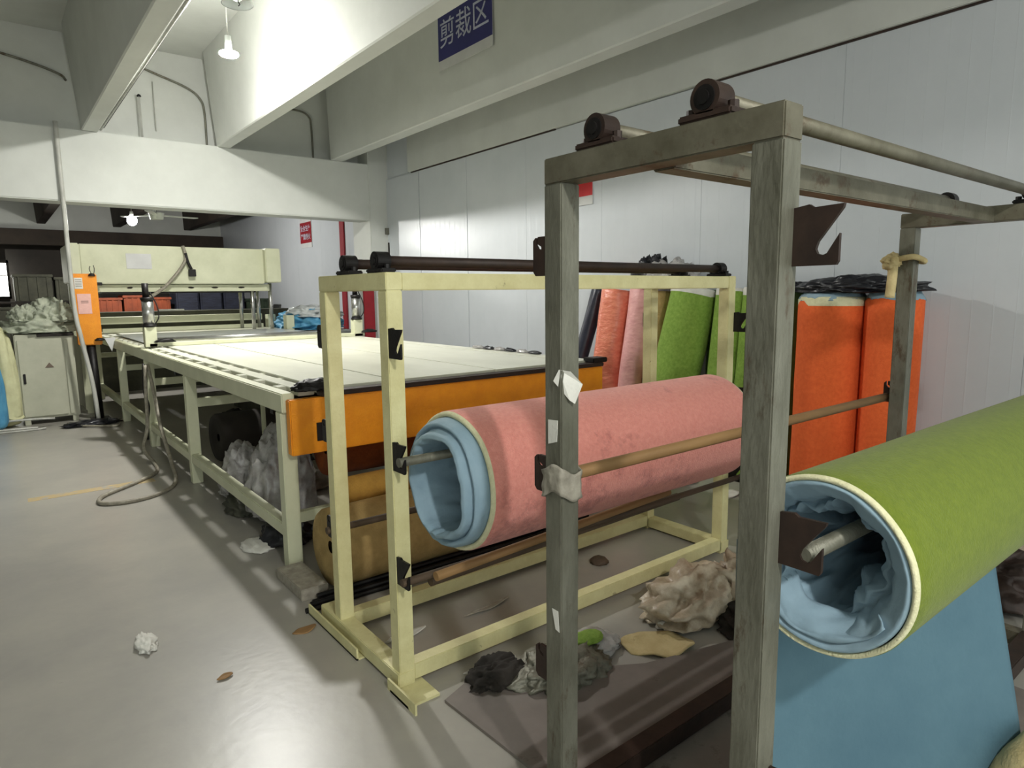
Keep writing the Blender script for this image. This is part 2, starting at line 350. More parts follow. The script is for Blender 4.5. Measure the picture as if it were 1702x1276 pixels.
# text plane faces -X ; reading direction runs towards -Y
Tm = Matrix(((0, 0, -1, 0), (-1, 0, 0, 0), (0, 1, 0, 0), (0, 0, 0, 1)))
text('lettering', '剪裁区', M['ink'], t, .30, Matrix.Translation((4.076, 5.9, 4.22)) @ Tm, bold=.0)
text('small_lettering', '宜鹏家居', M['brown_ink'], t, .085, Matrix.Translation((4.080, 6.13, 4.53)) @ Tm, bold=.001)
t = thing('wall_sign', 'small red notice with white characters on the wall past the column', 'sign', (4.97, 12.6, 2.45))
box('board', M['signwhite'], t, (4.972, 4.984, 12.42, 12.98, 2.42, 2.98), bevel=0)
box('red_field', M['red_d'], t, (4.968, 4.972, 12.42, 12.98, 2.51, 2.9), bevel=0)
text('lettering', '安全生产', M['ink'], t, .12, Matrix.Translation((4.965, 12.7, 2.78)) @ Tm, bold=.002)
text('lettering', '严禁烟火', M['ink'], t, .12, Matrix.Translation((4.965, 12.7, 2.62)) @ Tm, bold=.002)
t = thing('wall_notice', 'red and white notice on the wall seen through the grey frame', 'sign', (4.97, 5.1, 2.45))
box('board', M['signwhite'], t, (4.974, 4.984, 4.93, 5.45, 2.4, 2.95), bevel=0)
box('red_field', M['red'], t, (4.97, 4.974, 4.93, 5.45, 2.49, 2.9), bevel=0)
tag(box('red_post', M['red_d'], None, (4.955, 4.982, 10.95, 11.12, 0, 2.78)), 'tall red strip on the wall beyond the white column', 'strip')
tag(box('red_board', M['red_d'], None, (4.50, 4.67, 9.3, 9.345, 0, 1.62)), 'upright dark red board leaning at the foot of the white column', 'board')
t = thing('junction_box', 'small dark cable trunk and switch on the white column', 'switch box', (5.0, 9.36, 1.9))
box('trunk', M['dark_wall'], t, (4.975, 5.0, 9.34, 9.378, 1.6, 2.3)); box('switch', M['grey_steel'], t, (4.93, 5.0, 9.34, 9.378, 2.42, 2.52))

# ------------------------------------------------------------ cutting table
XT0, XT1, YT0, YT1 = 1.17, 3.56, 3.45, 11.6
t = table = thing('cutting_table', 'long cream cutting machine table with slatted white top and orange end beam', 'cutting table', (2.36, 6.5, 0))
C = M['cream_pale']
legs = (3.48, 5.66, 7.36, 9.12, 11.4)
for x in (XT0, XT1 - .08):
    for yy in legs:
        box('leg', C, t, (x, x + .08, yy, yy + .08, 0, .88))
for x in (XT0, XT1 - .08):
    box('side_rail', C, t, (x, x + .07, YT0, YT1, .88, .985), bevel=.006)
    box('lower_rail', C, t, (x + .004, x + .072, YT0 + .06, YT1, .17, .245), bevel=.006)
for yy in legs[1:]:
    box('cross_rail', C, t, (XT0 + .07, XT1 - .07, yy + .01, yy + .06, .62, .69))
box('cross_rail', C, t, (XT0 + .07, XT1 - .07, 3.49, 3.54, .25, .31))
box('hanging_bracket', C, t, (1.75, 1.78, 5.66, 5.7, .32, .62))
box('under_frame', M['black'], t, (XT0 + .1, XT1 - .1, 3.9, 3.96, .8, .9), (XT0 + .1, XT1 - .1, 6.5, 6.56, .8, .9), (XT0 + .1, XT1 - .1, 9.5, 9.56, .8, .9))
for a, b in ((1.41, 1.86), (1.872, 2.61), (2.622, 3.36), (3.372, 3.54)):
    box('top_slat', M['slat'], t, (a, b, YT0 + .03, YT1, .955, .998), bevel=.003)
box('edge_strip', M['slat'], t, (1.285, 1.375, YT0 + .06, YT1, .955, .992), bevel=.003)
for k in range(22):
    yy = 3.7 + k * .36
    box('cross_peg', M['slat'], t, (1.236, 1.29, yy, yy + .085, .962, .99), bevel=.003)
    box('cross_peg', M['slat'], t, (1.37, 1.415, yy + .02, yy + .1, .94, .985), bevel=.003)
box('end_beam', M['orange_paint'], t, (XT0 + .02, XT1 - .02, YT0 - .06, YT0, .655, .955), bevel=.006)
box('rubber_strip', M['rust'], t, (XT0 + .2, XT1 - .02, YT0 - .07, YT0 + .02, .958, .985), bevel=.004)
box('end_plate', M['black'], t, (1.33, 1.39, YT0 - .068, YT0 - .06, .72, .82), bevel=.001)
g = crumple('gear_cluster', M['black'], t, (1.37, YT0 + .03, .985), (.12, .06, .05), 4, sub=4, amp=.5, f=3)
tag(g, 'greasy black gear at the table corner')
box('corner_bracket', M['black'], t, (XT1 - .12, XT1 + .03, YT0 - .06, YT0 + .05, .985, 1.02), bevel=.006)

# crossbar with cylinders
t = thing('roller_crossbar', 'steel roller bar with two pneumatic cylinders lying across the table', 'crossbar', (2.4, 7.6, 1))
box('bar_base', M['cream_pale'], t, (1.25, 3.62, 7.5, 7.66, 1.0, 1.035))
rod('roller', M['steel'], t, (1.3, 7.75, 1.05), (3.7, 7.75, 1.05), .028, 20)
for x in (1.27, 3.54):
    box('post', M['cream_pale'], t, (x - .055, x + .055, 7.5, 7.61, 1.0, 1.2))
    rod('cylinder', M['steel'], t, (x, 7.55, 1.22), (x, 7.55, 1.47), .055, 24)
    rod('cylinder_cap', M['black'], t, (x, 7.55, 1.2), (x, 7.55, 1.225), .065, 24)
    rod('cylinder_cap', M['black'], t, (x, 7.55, 1.47), (x, 7.55, 1.5), .062, 24)
    rod('air_fitting', M['black'], t, (x - .01, 7.55, 1.5), (x - .01, 7.55, 1.64), .03, 12)
    crumple('cable_knot', M['black'], t, (x + .12, 7.47, 1.04), (.09, .04, .035), int(x * 3), sub=3, amp=.5)
    tube('air_hose', M['black'], t, [(x + .05, 7.55, 1.22), (x + .09, 7.53, 1.3), (x + .08, 7.53, 1.42), (x + .03, 7.55, 1.55)], .006, 6)
# film sheet lying under the press
def film(u, v):
    x = 1.3 + 2.15 * u; y = 7.95 + 2.2 * v
    return (x, y, 1.004 + .006 * (1 + nz((x * 2.5, y * 1.2, 0), 2)))
tag(sheet('film_sheet', M['film'], None, film, 40, 30, .002, base=(2.3, 9, 1)), 'glossy clear film spread on the table before the press', 'plastic film')

# ------------------------------------------------------------ press
t = thing('press_machine', 'large pale cream press standing over the far end of the table', 'press', (2.2, 10.6, 0))
box('press_beam', M['cream_pale'], t, (.98, 3.30, 10.15, 11.1, 1.68, 2.19), bevel=.01)
box('beam_end', M['cream_pale'], t, (3.30, 3.52, 10.05, 11.15, 1.70, 2.2), bevel=.012)
box('beam_end', M['cream_pale'], t, (.86, .975, 10.05, 11.15, 1.70, 2.19), bevel=.012)
box('ram_plate', M['cream_pale'], t, (1.06, 3.4, 10.25, 11.0, 1.575, 1.675), bevel=.006)
box('cutting_edge', M['black'], t, (1.2, 3.2, 10.28, 10.6, 1.555, 1.58), bevel=.004)
box('platen', M['cream_pale'], t, (1.05, 3.5, 11.0, 11.3, 1.12, 1.22), bevel=.006)
box('ledge', M['cream_pale'], t, (1.25, 3.5, 10.95, 11.0, 1.0, 1.06))
box('rating_plate', M['signwhite'], t, (1.5, 1.8, 10.144, 10.15, 1.88, 2.08), bevel=0)
for x in (3.15, 3.42):
    for yy in (10.3, 10.9):
        rod('guide_post', M['steel'], t, (x, yy, 1.0), (x, yy, 1.69), .028, 20)
for yy in (10.1, 10.95): box('press_leg', M['cream_pale'], t, (.90, 1.05, yy, yy + .15, 0, 1.7))
for yy in (10.1, 10.95): box('press_leg', M['cream_pale'], t, (3.58, 3.7, yy, yy + .15, 0, 1.2))
box('side_cover', M['cream_pale'], t, (.885, .9, 10.1, 11.1, .05, 1.0))
tube('hose', M['hose'], t, [(2.2, 10.12, 2.2), (2.22, 10.1, 2.08), (2.2, 10.09, 1.98), (2.1, 10.08, 1.83), (1.95, 10.08, 1.66), (1.88, 10.08, 1.6), (1.72, 10.0, 1.5)], .022, 8)
tube('hose', M['black'], t, [(2.22, 10.09, 2.1), (2.24, 10.08, 1.98), (2.28, 10.08, 1.88)], .02, 8)
box('plug', M['black'], t, (2.24, 2.33, 10.05, 10.1, 1.78, 1.88))
box('hinge', M['black'], t, (1.07, 1.2, 10.12, 10.15, 1.66, 1.7))
for i in range(5):
    x = 1.5 + i * .37 + random.random() * .1
    crumple('paint_chip', M['dark_wall'], t, (x, 10.247, 1.63), (.03 + random.random() * .03, .006, .012), i, sub=2, flat=False)
tag(box('fluorescent_tube', M['signwhite'], None, (2.2, 2.6, 12.2, 12.24, 1.27, 1.3)), 'short white tube lying on the ledge behind the press', 'tube')
tag(box('bench', M['crate_k'], None, (1.1, 4.4, 12.1, 12.6, 0, 1.27)), 'dark bench behind the press', 'bench')

# orange control box
t = thing('control_box', 'orange control box with pink and white paper notices on a dark stand', 'control box', (.95, 9.45, 0))
bm = B((.82, 1.07, 9.47, 9.62, .93, 1.79), bevel=.012); obj('housing', bm, M['orange_paint'], t)
box('pink_notice', M['pinkpaper'], t, (.85, .99, 9.464, 9.47, 1.31, 1.55), bevel=0)
box('white_notice', M['white_paper'], t, (.835, .92, 9.464, 9.47, 1.61, 1.74), bevel=0)
for k in range(5): box('printed_line', M['brown_ink'], t, (.845, .91, 9.462, 9.464, 1.635 + k * .02, 1.641 + k * .02), bevel=0)
for k in range(2): box('printed_line', M['brown_ink'], t, (.885, .96, 9.462, 9.464, 1.44 + k * .02, 1.446 + k * .02), bevel=0)
rod('stand', M['black'], t, (.97, 9.55, 0), (.95, 9.55, .94), .05, 12)
box('stand_base', M['black'], t, (.88, 1.08, 9.44, 9.66, 0, .02))
crumple('knob', M['black'], t, (1.02, 9.46, 1.76), (.035, .02, .03), 2, sub=3, amp=.3)
crumple('plug', M['black'], t, (1.04, 9.45, .98), (.05, .03, .03), 5, sub=3, amp=.4)
tube('wire', M['black'], t, [(1.02, 9.45, 1.78), (1.0, 9.44, 1.84), (1.01, 9.44, 1.88)], .004, 6)
tube('wire', M['black'], t, [(1.04, 9.45, 1.78), (1.05, 9.44, 1.84), (1.045, 9.44, 1.89)], .004, 6)
tag(obj('corner_guard', prism(bmesh.new(), [(1.07, 1.02), (1.19, 1.02), (1.14, .85)], 1, 9.3, 9.32), M['signwhite'], None, (1.13, 9.31, .85)), 'white triangular plate at the far left table corner', 'plate')

# cabinet and heap
t = thing('steel_cabinet', 'pale steel cabinet under a heap of cloth left of the control box', 'cabinet', (.5, 9.9, 0))
box('body', M['cab'], t, (.2, .78, 9.62, 10.2, .07, 1.08), bevel=.01)
box('door', M['cab'], t, (.225, .66, 9.6, 9.618, .1, 1.02), bevel=.004)
box('top_lip', M['dark_wall'], t, (.42, .79, 9.59, 9.63, 1.05, 1.085))
box('handle', M['black'], t, (.25, .275, 9.585, 9.6, .5, .62))
obj('warning_mark', prism(bmesh.new(), [(.47, .68), (.56, .68), (.515, .74)], 1, 9.594, 9.6), M['brown_ink'], t)
box('side_strip', M['cab'], t, (.68, .72, 9.6, 9.62, .1, 1.0)); 
for x in (.22, .7): 
    for yy in (9.63, 10.12): box('foot', M['cab'], t, (x, x + .06, yy, yy + .06, 0, .07))
t = thing('cloth_heap', 'heap of crumpled pale grey green cloth on top of the steel cabinet', 'cloth', (.48, 9.88, 1.08))
crumple('folded_cloth', M['pale_cloth'], t, (.46, 9.86, 1.08), (.34, .26, .17), 11, sub=5, amp=.5, f=2.6)
crumple('folded_cloth', M['pale_cloth'], t, (.6, 9.86, 1.2), (.22, .22, .24), 12, sub=5, amp=.6, f=3.2)
crumple('folded_cloth', M['pale_cloth'], t, (.33, 9.8, 1.22), (.13, .16, .15), 15, sub=5, amp=.6, f=3)
tag(crumple('paper_sack', M['bag'], None, (.06, 9.7, 0), (.17, .2, 1.05), 21, sub=5, amp=.18, f=1.6), 'tall pale yellow sack left of the steel cabinet', 'sack')
tag(crumple('blue_bag', M['bluesheet'], None, (-.08, 9.35, .0), (.14, .12, .95), 22, sub=4, amp=.25, f=1.6), 'blue bag at the far left edge beside the yellow sack', 'bag')
for i, (x, y_, L) in enumerate(((.05, 9.2, .35), (.02, 9.05, .3), (.1, 9.35, .4))):
    tag(tube('loose_rod', M['pipe_w'], None, [(x - .3, y_ + .05, .012 + .05 * i), (x + L * .5, y_, .012 + .05 * i), (x + L, y_ + .03, .012 + .04 * i)], .012, 8, 4, base=(x, y_, .01)),
        ['white rod lying on the floor left of the cabinet, longest', 'white rod lying nearest the viewer left of the cabinet', 'white rod lying closest to the cabinet foot'][i], 'rod')

# hoses on the floor
tag(tube('air_hose', M['hose'], None, [(1.12, 7.05, .86), (1.1, 7.0, .62), (1.08, 6.95, .3), (1.02, 6.85, .1), (1.05, 6.55, .014), (1.0, 6.2, .014), (.8, 5.95, .014), (.55, 5.7, .014), (.52, 5.5, .014), (.68, 5.42, .014), (.9, 5.5, .014), (1.06, 5.75, .02), (1.12, 6.2, .1), (1.13, 6.6, .35), (1.15, 6.9, .62), (1.15, 7.1, .86)], .016, 8, 8, base=(.8, 6, 0)),
    'grey air hose hanging from the table rail and looping onto the floor', 'hose')
tag(tube('black_cable', M['hose'], None, [(1.12, 9.0, .02), (1.05, 8.8, .02), (.9, 8.9, .02), (.7, 9.1, .02), (.62, 9.35, .02)], .012, 6, 8, base=(.9, 9, 0)), 'thin grey cable on the floor by the control box stand', 'cable')
tag(tube('thin_wires', M['black'], None, [(1.13, 7.2, .86), (1.11, 7.15, .6), (1.13, 7.1, .45), (1.1, 7.12, .25), (1.13, 7.3, .1)], .012, 6, 8, base=(1.12, 7.2, 0)), 'dark wires hanging behind the looped grey hose', 'cable')
tag(crumple('tangled_wires', M['black_soft'], None, (.84, 9.15, 0), (.25, .1, .05), 31, sub=4, amp=.7, f=4), 'black tangle of wires at the foot of the white drop pipe', 'wires')

# ------------------------------------------------------------ things beneath the table
def plainroll(name, m, p0, p1, r, label, cat='roll', seed=0, edge=None, group=None, wob=.03, hole=.16, tilt_sag=0):
    """foam roll with rounded end, spiral end face and hollow core"""
    p0, p1 = Vector(p0), Vector(p1); t = thing(name, label, cat, p0, group)
    d = (p1 - p0); L = d.length; d.normalize(); q = d.to_track_quat('Z', 'Y').to_matrix()
    bm = bmesh.new(); n = 40; prof = []
    K = 14
    prof.append((r * hole, .02)); prof.append((r * .6, .004)); prof.append((r * .93, 0)); prof.append((r, .02))
    for k in range(1, K): prof.append((r, .02 + (L - .04) * k / K))
    prof += [(r, L - .02), (r * .93, L), (r * .6, L - .004), (r * hole, L - .02), (r * hole, L - .25), (0.001, L - .26)]
    prev = None
    for rr, s in prof:
        ring = []
        for i in range(n):
            a = 2 * PI * i / n
            k = 1 + wob * nz((math.cos(a) * 1.3, math.sin(a) * 1.3, s * 2.5), seed)
            ring.append(bm.verts.new(p0 + q @ Vector((math.cos(a) * rr * k, math.sin(a) * rr * k, s))))
        if prev:
            for i in range(n): bm.faces.new((prev[i], prev[(i + 1) % n], ring[(i + 1) % n], ring[i]))
        prev = ring
    obj('foam_body', bm, m, t, smooth=True)
    if edge:
        bm = bmesh.new(); prev = None
        for rr, s in ((r * 1.005, L - .055), (r * 1.01, L - .01), (r * .95, L + .008), (r * .5, L + .004), (r * .5, L - .03)):
            ring = [bm.verts.new(p0 + q @ Vector((math.cos(2 * PI * i / n) * rr * (1 + wob * .4 * nz((math.cos(2 * PI * i / n) * 2, math.sin(2 * PI * i / n) * 2, s), seed)), math.sin(2 * PI * i / n) * rr, s))) for i in range(n)]
            if prev:
                for i in range(n): bm.faces.new((prev[i], prev[(i + 1) % n], ring[(i + 1) % n], ring[i]))
            prev = ring
        obj('end_band', bm, edge, t, smooth=True)
    return t
plainroll('foam_roll', M['tan'], (1.25, 3.13, .215), (2.95, 3.13, .215), .205, 'dusty tan foam roll lying on the floor behind the cream frame', seed=1)
plainroll('foam_roll', M['tan2'], (1.42, 3.3, .44), (3.3, 3.0, .56), .075, 'thin ochre foam roll lying slanted over the tan roll', seed=2)
plainroll('foam_roll', M['brown'], (1.62, 4.05, .5), (3.3, 4.05, .5), .17, 'brown orange foam roll stored under the orange end beam', seed=3)
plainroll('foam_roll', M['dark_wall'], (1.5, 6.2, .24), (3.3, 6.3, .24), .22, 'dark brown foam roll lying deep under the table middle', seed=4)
tag(crumple('plastic_bag', M['grey_plastic'], None, (1.45, 4.4, 0), (.2, .26, .52), 41, sub=5, amp=.35, f=2), 'large dusty clear plastic bag under the table near its front leg', 'bag')
tag(crumple('plastic_bag', M['grey_plastic'], None, (1.42, 5.05, 0), (.17, .25, .32), 42, sub=5, amp=.5, f=2.4), 'smaller grey plastic bag behind the large clear bag', 'bag')
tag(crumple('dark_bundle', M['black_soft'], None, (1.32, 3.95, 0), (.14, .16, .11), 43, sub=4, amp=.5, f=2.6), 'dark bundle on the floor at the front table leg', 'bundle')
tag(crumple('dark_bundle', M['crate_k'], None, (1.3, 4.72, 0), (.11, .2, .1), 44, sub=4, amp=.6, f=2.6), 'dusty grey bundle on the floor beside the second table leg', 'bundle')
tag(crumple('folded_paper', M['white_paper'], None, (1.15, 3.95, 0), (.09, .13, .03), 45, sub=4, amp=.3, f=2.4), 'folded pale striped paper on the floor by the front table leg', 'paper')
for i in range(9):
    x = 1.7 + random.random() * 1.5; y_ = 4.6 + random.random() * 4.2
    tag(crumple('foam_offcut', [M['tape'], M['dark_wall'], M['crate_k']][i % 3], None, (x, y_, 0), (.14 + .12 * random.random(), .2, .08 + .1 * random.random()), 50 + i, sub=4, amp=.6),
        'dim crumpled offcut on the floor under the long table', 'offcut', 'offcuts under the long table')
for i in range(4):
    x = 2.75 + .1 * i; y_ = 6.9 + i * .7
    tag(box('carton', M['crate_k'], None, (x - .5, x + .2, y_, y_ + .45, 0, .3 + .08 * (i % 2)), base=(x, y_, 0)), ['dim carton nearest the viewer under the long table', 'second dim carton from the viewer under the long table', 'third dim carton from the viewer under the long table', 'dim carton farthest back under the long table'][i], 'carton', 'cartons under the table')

# bundle of dark steel rods and timber block between table and frame
for i in range(4):
    tag(rod('steel_rod', M['black'], None, (1.05 + .03 * i, 2.93 + .034 * i - .02 * (i % 2), .014 + .018 * (i % 2)), (3.0, 2.9 + .034 * i, .014 + .018 * (i % 2)), .013, 10, base=(1.1, 2.95, 0)),
        ['dark steel rod on the floor nearest the cream rack, of four', 'second dark steel rod on the floor from the cream rack', 'third dark steel rod on the floor from the cream rack', 'dark steel rod on the floor farthest from the cream rack, of four'][i], 'rod', 'steel rods behind the cream frame')
tag(box('timber_block', M['tape'], None, (1.08, 1.22, 3.06, 3.42, 0, .06)), 'dusty timber block on the floor below the front table leg', 'block')

# ------------------------------------------------------------ roll racks
def hook_bm(x, y, z, s, w=.095, h=.105, th=.008):
    P = [(0, 0), (0, h), (.30 * w, h + .004), (.40 * w, h - .002), (.96 * w, h), (.94 * w, .93 * h), (.50 * w, .40 * h), (.46 * w, .28 * h), (.50 * w, .20 * h), (.60 * w, .17 * h), (.68 * w, .20 * h), (.90 * w, .52 * h), (.90 * w, .06 * h), (.86 * w, 0)]
    bm = bmesh.new(); prism(bm, [(y + s * u, z + v) for u, v in P], 0, x, x + th); return bm
def slot_bm(x, y, z, w=.046, h=.10, th=.008):
    # far side holder: short rounded plate with a small slot near its top
    P = [(0, 0), (0, h), (.6 * w, h), (.62 * w, .82 * h), (.30 * w, .74 * h), (.30 * w, .66 * h), (.62 * w, .70 * h), (.78 * w, .80 * h), (.80 * w, .98 * h), (w, .90 * h), (w, .10 * h), (.8 * w, 0)]
    bm = bmesh.new(); prism(bm, [(y + u, z + v) for u, v in P], 0, x, x + th); return bm
def bearing(t, x, y, z, m, r=.034):
    bm = B((x - .03, x + .03, y - .062, y + .062, z, z + .016), bevel=.004)
    cyl(bm, (x - .026, y, z + .042), (x + .026, y, z + .042), r, n=28)
    for s in (-1, 1): cyl(bm, (x, y + s * .048, z + .014), (x, y + s * .048, z + .03), .011, n=8)
    o = obj('bearing_block', bm, m, t)
    bm = bmesh.new(); cyl(bm, (x - .029, y, z + .042), (x + .029, y, z + .042), r * .7, n=24); cyl(bm, (x - .033, y, z + .042), (x + .033, y, z + .042), r * .4, n=20); obj('bearing_ring', bm, M['black'], o)
def rack(name, label, x0, x1, y0, y1, H, w, m, mh):
    t = thing(name, label, 'roll rack', ((x0 + x1) / 2, (y0 + y1) / 2, 0))
    for x in (x0, x1 - w):
        for yy in (y0, y1 - w): box('post', m, t, (x, x + w, yy, yy + w, .0, H - w), bevel=.003)
    for x in (x0, x1 - w): box('side_beam', mh, t, (x, x + w, y0, y1, H - w, H), bevel=.003)
    return t
# cream rack
x0, x1, y0, y1, H, W_ = 1.1, 3.235, 2.10, 2.70, 1.578, .064
cr = t = rack('cream_roll_rack', 'cream painted steel rack with hooks holding the pink foam roll', x0, x1, y0, y1, H, W_, M['cream'], M['cream'])
box('long_rail', M['cream'], t, (x0 + W_, x1 - W_, y0 + .002, y0 + W_ - .002, H - W_, H - .002), bevel=.003)
box('long_rail', M['cream'], t, (x0 + W_, x1 - W_, y0 + .002, y0 + W_ - .002, .02, .085), bevel=.003)
box('long_rail', M['cream'], t, (x0 + W_, x1 - W_, y1 - W_, y1, .02, .085), bevel=.003)
box('foot_rail', M['cream'], t, (x0 - .01, x0 + W_ - .003, y0 - .004, y1 + .14, .012, .07), bevel=.003)
box('foot_rail', M['cream'], t, (x1 - W_ + .003, x1 + .01, y0 - .004, y1 + .004, .012, .07), bevel=.003)
box('foot_angle', M['cream'], t, (x0 - .04, x0 - .032, y0 + .3, y1 + .22, 0, .05), (x0 - .04, x0 + .0, y0 + .3, y1 + .22, 0, .008), bevel=0)
box('foot_angle', M['cream'], t, (x0 - .035, x0 - .027, y0 - .17, y0 + .04, 0, .045), (x0 - .035, x0 + .1, y0 - .12, y0 + .02, .0, .01), bevel=0)
for yy in (2.19, 2.46):
    bearing(t, x0 + .03, yy, H, M['black']); bearing(t, x1 - .03, yy, H, M['black'])
    rod('roller_bar', M['rust'], t, (x0 + .012, yy, H + .042), (x1 - .012, yy, H + .042), .02, 16)
def hooks(t, xs, y0, y1, zs, m):
    for xi, x in enumerate(xs):
        for z in zs:
            obj('hook_plate', hook_bm(x, y0, z, -1), m, t); obj('hook_plate', slot_bm((x - .043 if xi == 0 and H > 1.7 else x), y1, z), m, t)
hooks(t, (x0 + .002, x1 - .012), y0, y1, (1.275, .865, .43), M['black'])
# grey rack
x0, x1, y0, y1, H, W_ = 1.13, 3.33, .648, 1.292, 1.832, .064
gr = t = rack('grey_roll_rack', 'bare grey steel rack in the foreground holding the green foam roll', x0, x1, y0, y1, H, W_, M['grey_steel'], M['grey_steel_h'])
box('centre_rail', M['grey_steel_h'], t, (x0 + W_, x1 - W_, .935, .995, H - W_ - .004, H - .01), bevel=.003)
box('long_rail', M['rust'], t, (x0 + W_, x1 - W_, y1 - W_, y1, .015, .08), bevel=.003)
box('long_rail', M['rust'], t, (x0 + W_, x1 - W_, y0, y0 + W_, .015, .08), bevel=.003)
box('foot_rail', M['grey_steel_h'], t, (x0, x0 + W_, y0 + W_, y1 - W_, .0, .06), bevel=.003)
box('foot_rail', M['grey_steel_h'], t, (x1 - W_, x1, y0 + W_, y1 - W_, .0, .06), bevel=.003)
for yy in (.82, 1.12):
    bearing(t, x0 + .03, yy, H, M['rust']); bearing(t, x1 - .03, yy, H, M['black'])
    rod('roller_bar', M['grey_steel_h'], t, (x0 + .012, yy, H + .042), (x1 - .012, yy, H + .042), .019, 20)
hooks(t, (x0 + .045, x1 - .012), y0, y1, (1.543, .967, .42), M['rust'])
# paper scraps and dirty tape on the grey rack post
def flake(name, m, pts, th, label, cat='paper'):
    bm = bmesh.new(); A = [bm.verts.new(p) for p in pts]; bm.faces.new(A)
    o = obj(name, bm, m, None, pts[0]); md = o.modifiers.new('thick', 'SOLIDIFY'); md.thickness = th; md.offset = 0
    return tag(o, label, cat)
Yp = 1.226
flake('paper_scrap', M['white_paper'], [(1.122, 1.25, 1.275), (1.128, 1.235, 1.305), (1.15, Yp - .012, 1.30), (1.185, Yp - .02, 1.265), (1.165, Yp - .012, 1.215), (1.15, Yp - .008, 1.225)], .0015, 'torn white paper scrap stuck high on the left grey post')
flake('paper_scrap', M['white_paper'], [(1.127, 1.275, 1.17), (1.1285, 1.24, 1.172), (1.1285, 1.243, 1.115), (1.127, 1.275, 1.105)], .0015, 'small white label stuck midway on the left grey post')
flake('paper_scrap', M['white_paper'], [(1.127, 1.262, .65), (1.1285, 1.24, .648), (1.1285, 1.235, .59), (1.127, 1.248, .595)], .0015, 'small torn white label low on the left grey post')
def wrapfn(u, v):
    a = 2 * PI * u; cx_, cy_ = 1.162, 1.26; s = .037 + .004 * nz((math.cos(a) * 3, math.sin(a) * 3, v * 4), 3)
    c_, s_ = math.cos(a), math.sin(a); k = 1 / max(abs(c_), abs(s_)); k = k * .9 + .13
    return (cx_ + s * k * c_, cy_ + s * k * s_, .965 + .075 * v + .015 * math.sin(a * 2 + 1))
tag(sheet('tape_wrap', M['tape'], None, wrapfn, 40, 8, .003, base=(1.162, 1.26, .96)), 'dirty tape wrapped around the left grey post at the pole', 'tape')
# white cloth tied on the far right post
t = thing('cloth_tie', 'cream cloth strip knotted around the far right grey post', 'cloth', (3.3, 1.27, 1.6))
tube('strip', M['beige_foam'], t, [(3.335, 1.30, 1.645), (3.25, 1.30, 1.63), (3.25, 1.22, 1.64), (3.34, 1.21, 1.62), (3.34, 1.30, 1.64)], .013, 8)
crumple('knot', M['beige_foam'], t, (3.245, 1.31, 1.62), (.04, .035, .035), 61, sub=4, amp=.6, flat=False)
tube('tail', M['beige_foam'], t, [(3.24, 1.30, 1.62), (3.235, 1.30, 1.54), (3.235, 1.305, 1.46)], .022, 8)

# poles resting on hooks
tag(rod('wooden_pole', M['wood'], None, (1.15, 1.322, .99), (3.36, 1.322, .99), .019, 16, base=(1.15, 1.322, .99)), 'long wooden pole resting on far side hooks of the grey rack', 'pole')
tag(rod('wooden_pole', M['wood_d'], None, (1.09, 2.725, .46), (3.3, 2.725, .46), .016, 14, base=(1.09, 2.725, .46)), 'brown pole resting on the low far hooks of the cream rack', 'pole')
tag(rod('steel_pole', M['wood_d'], None, (1.09, 2.042, .455), (3.26, 2.042, .455), .015, 14, base=(1.09, 2.042, .455)), 'thin dark pole on the low near hooks of the cream rack', 'pole')
tag(rod('wooden_pole', M['wood'], None, (1.2, 1.985, .47), (2.6, 2.03, .50), .018, 14, base=(1.2, 2, .45)), 'pale wooden stick lying beside the low dark pole', 'pole')
tag(rod('wooden_pole', M['wood_d'], None, (1.22, 2.06, .42), (2.75, 2.09, .43), .02, 14, base=(1.22, 2.06, .42)), 'rough brown stick slung below the low dark pole', 'pole')

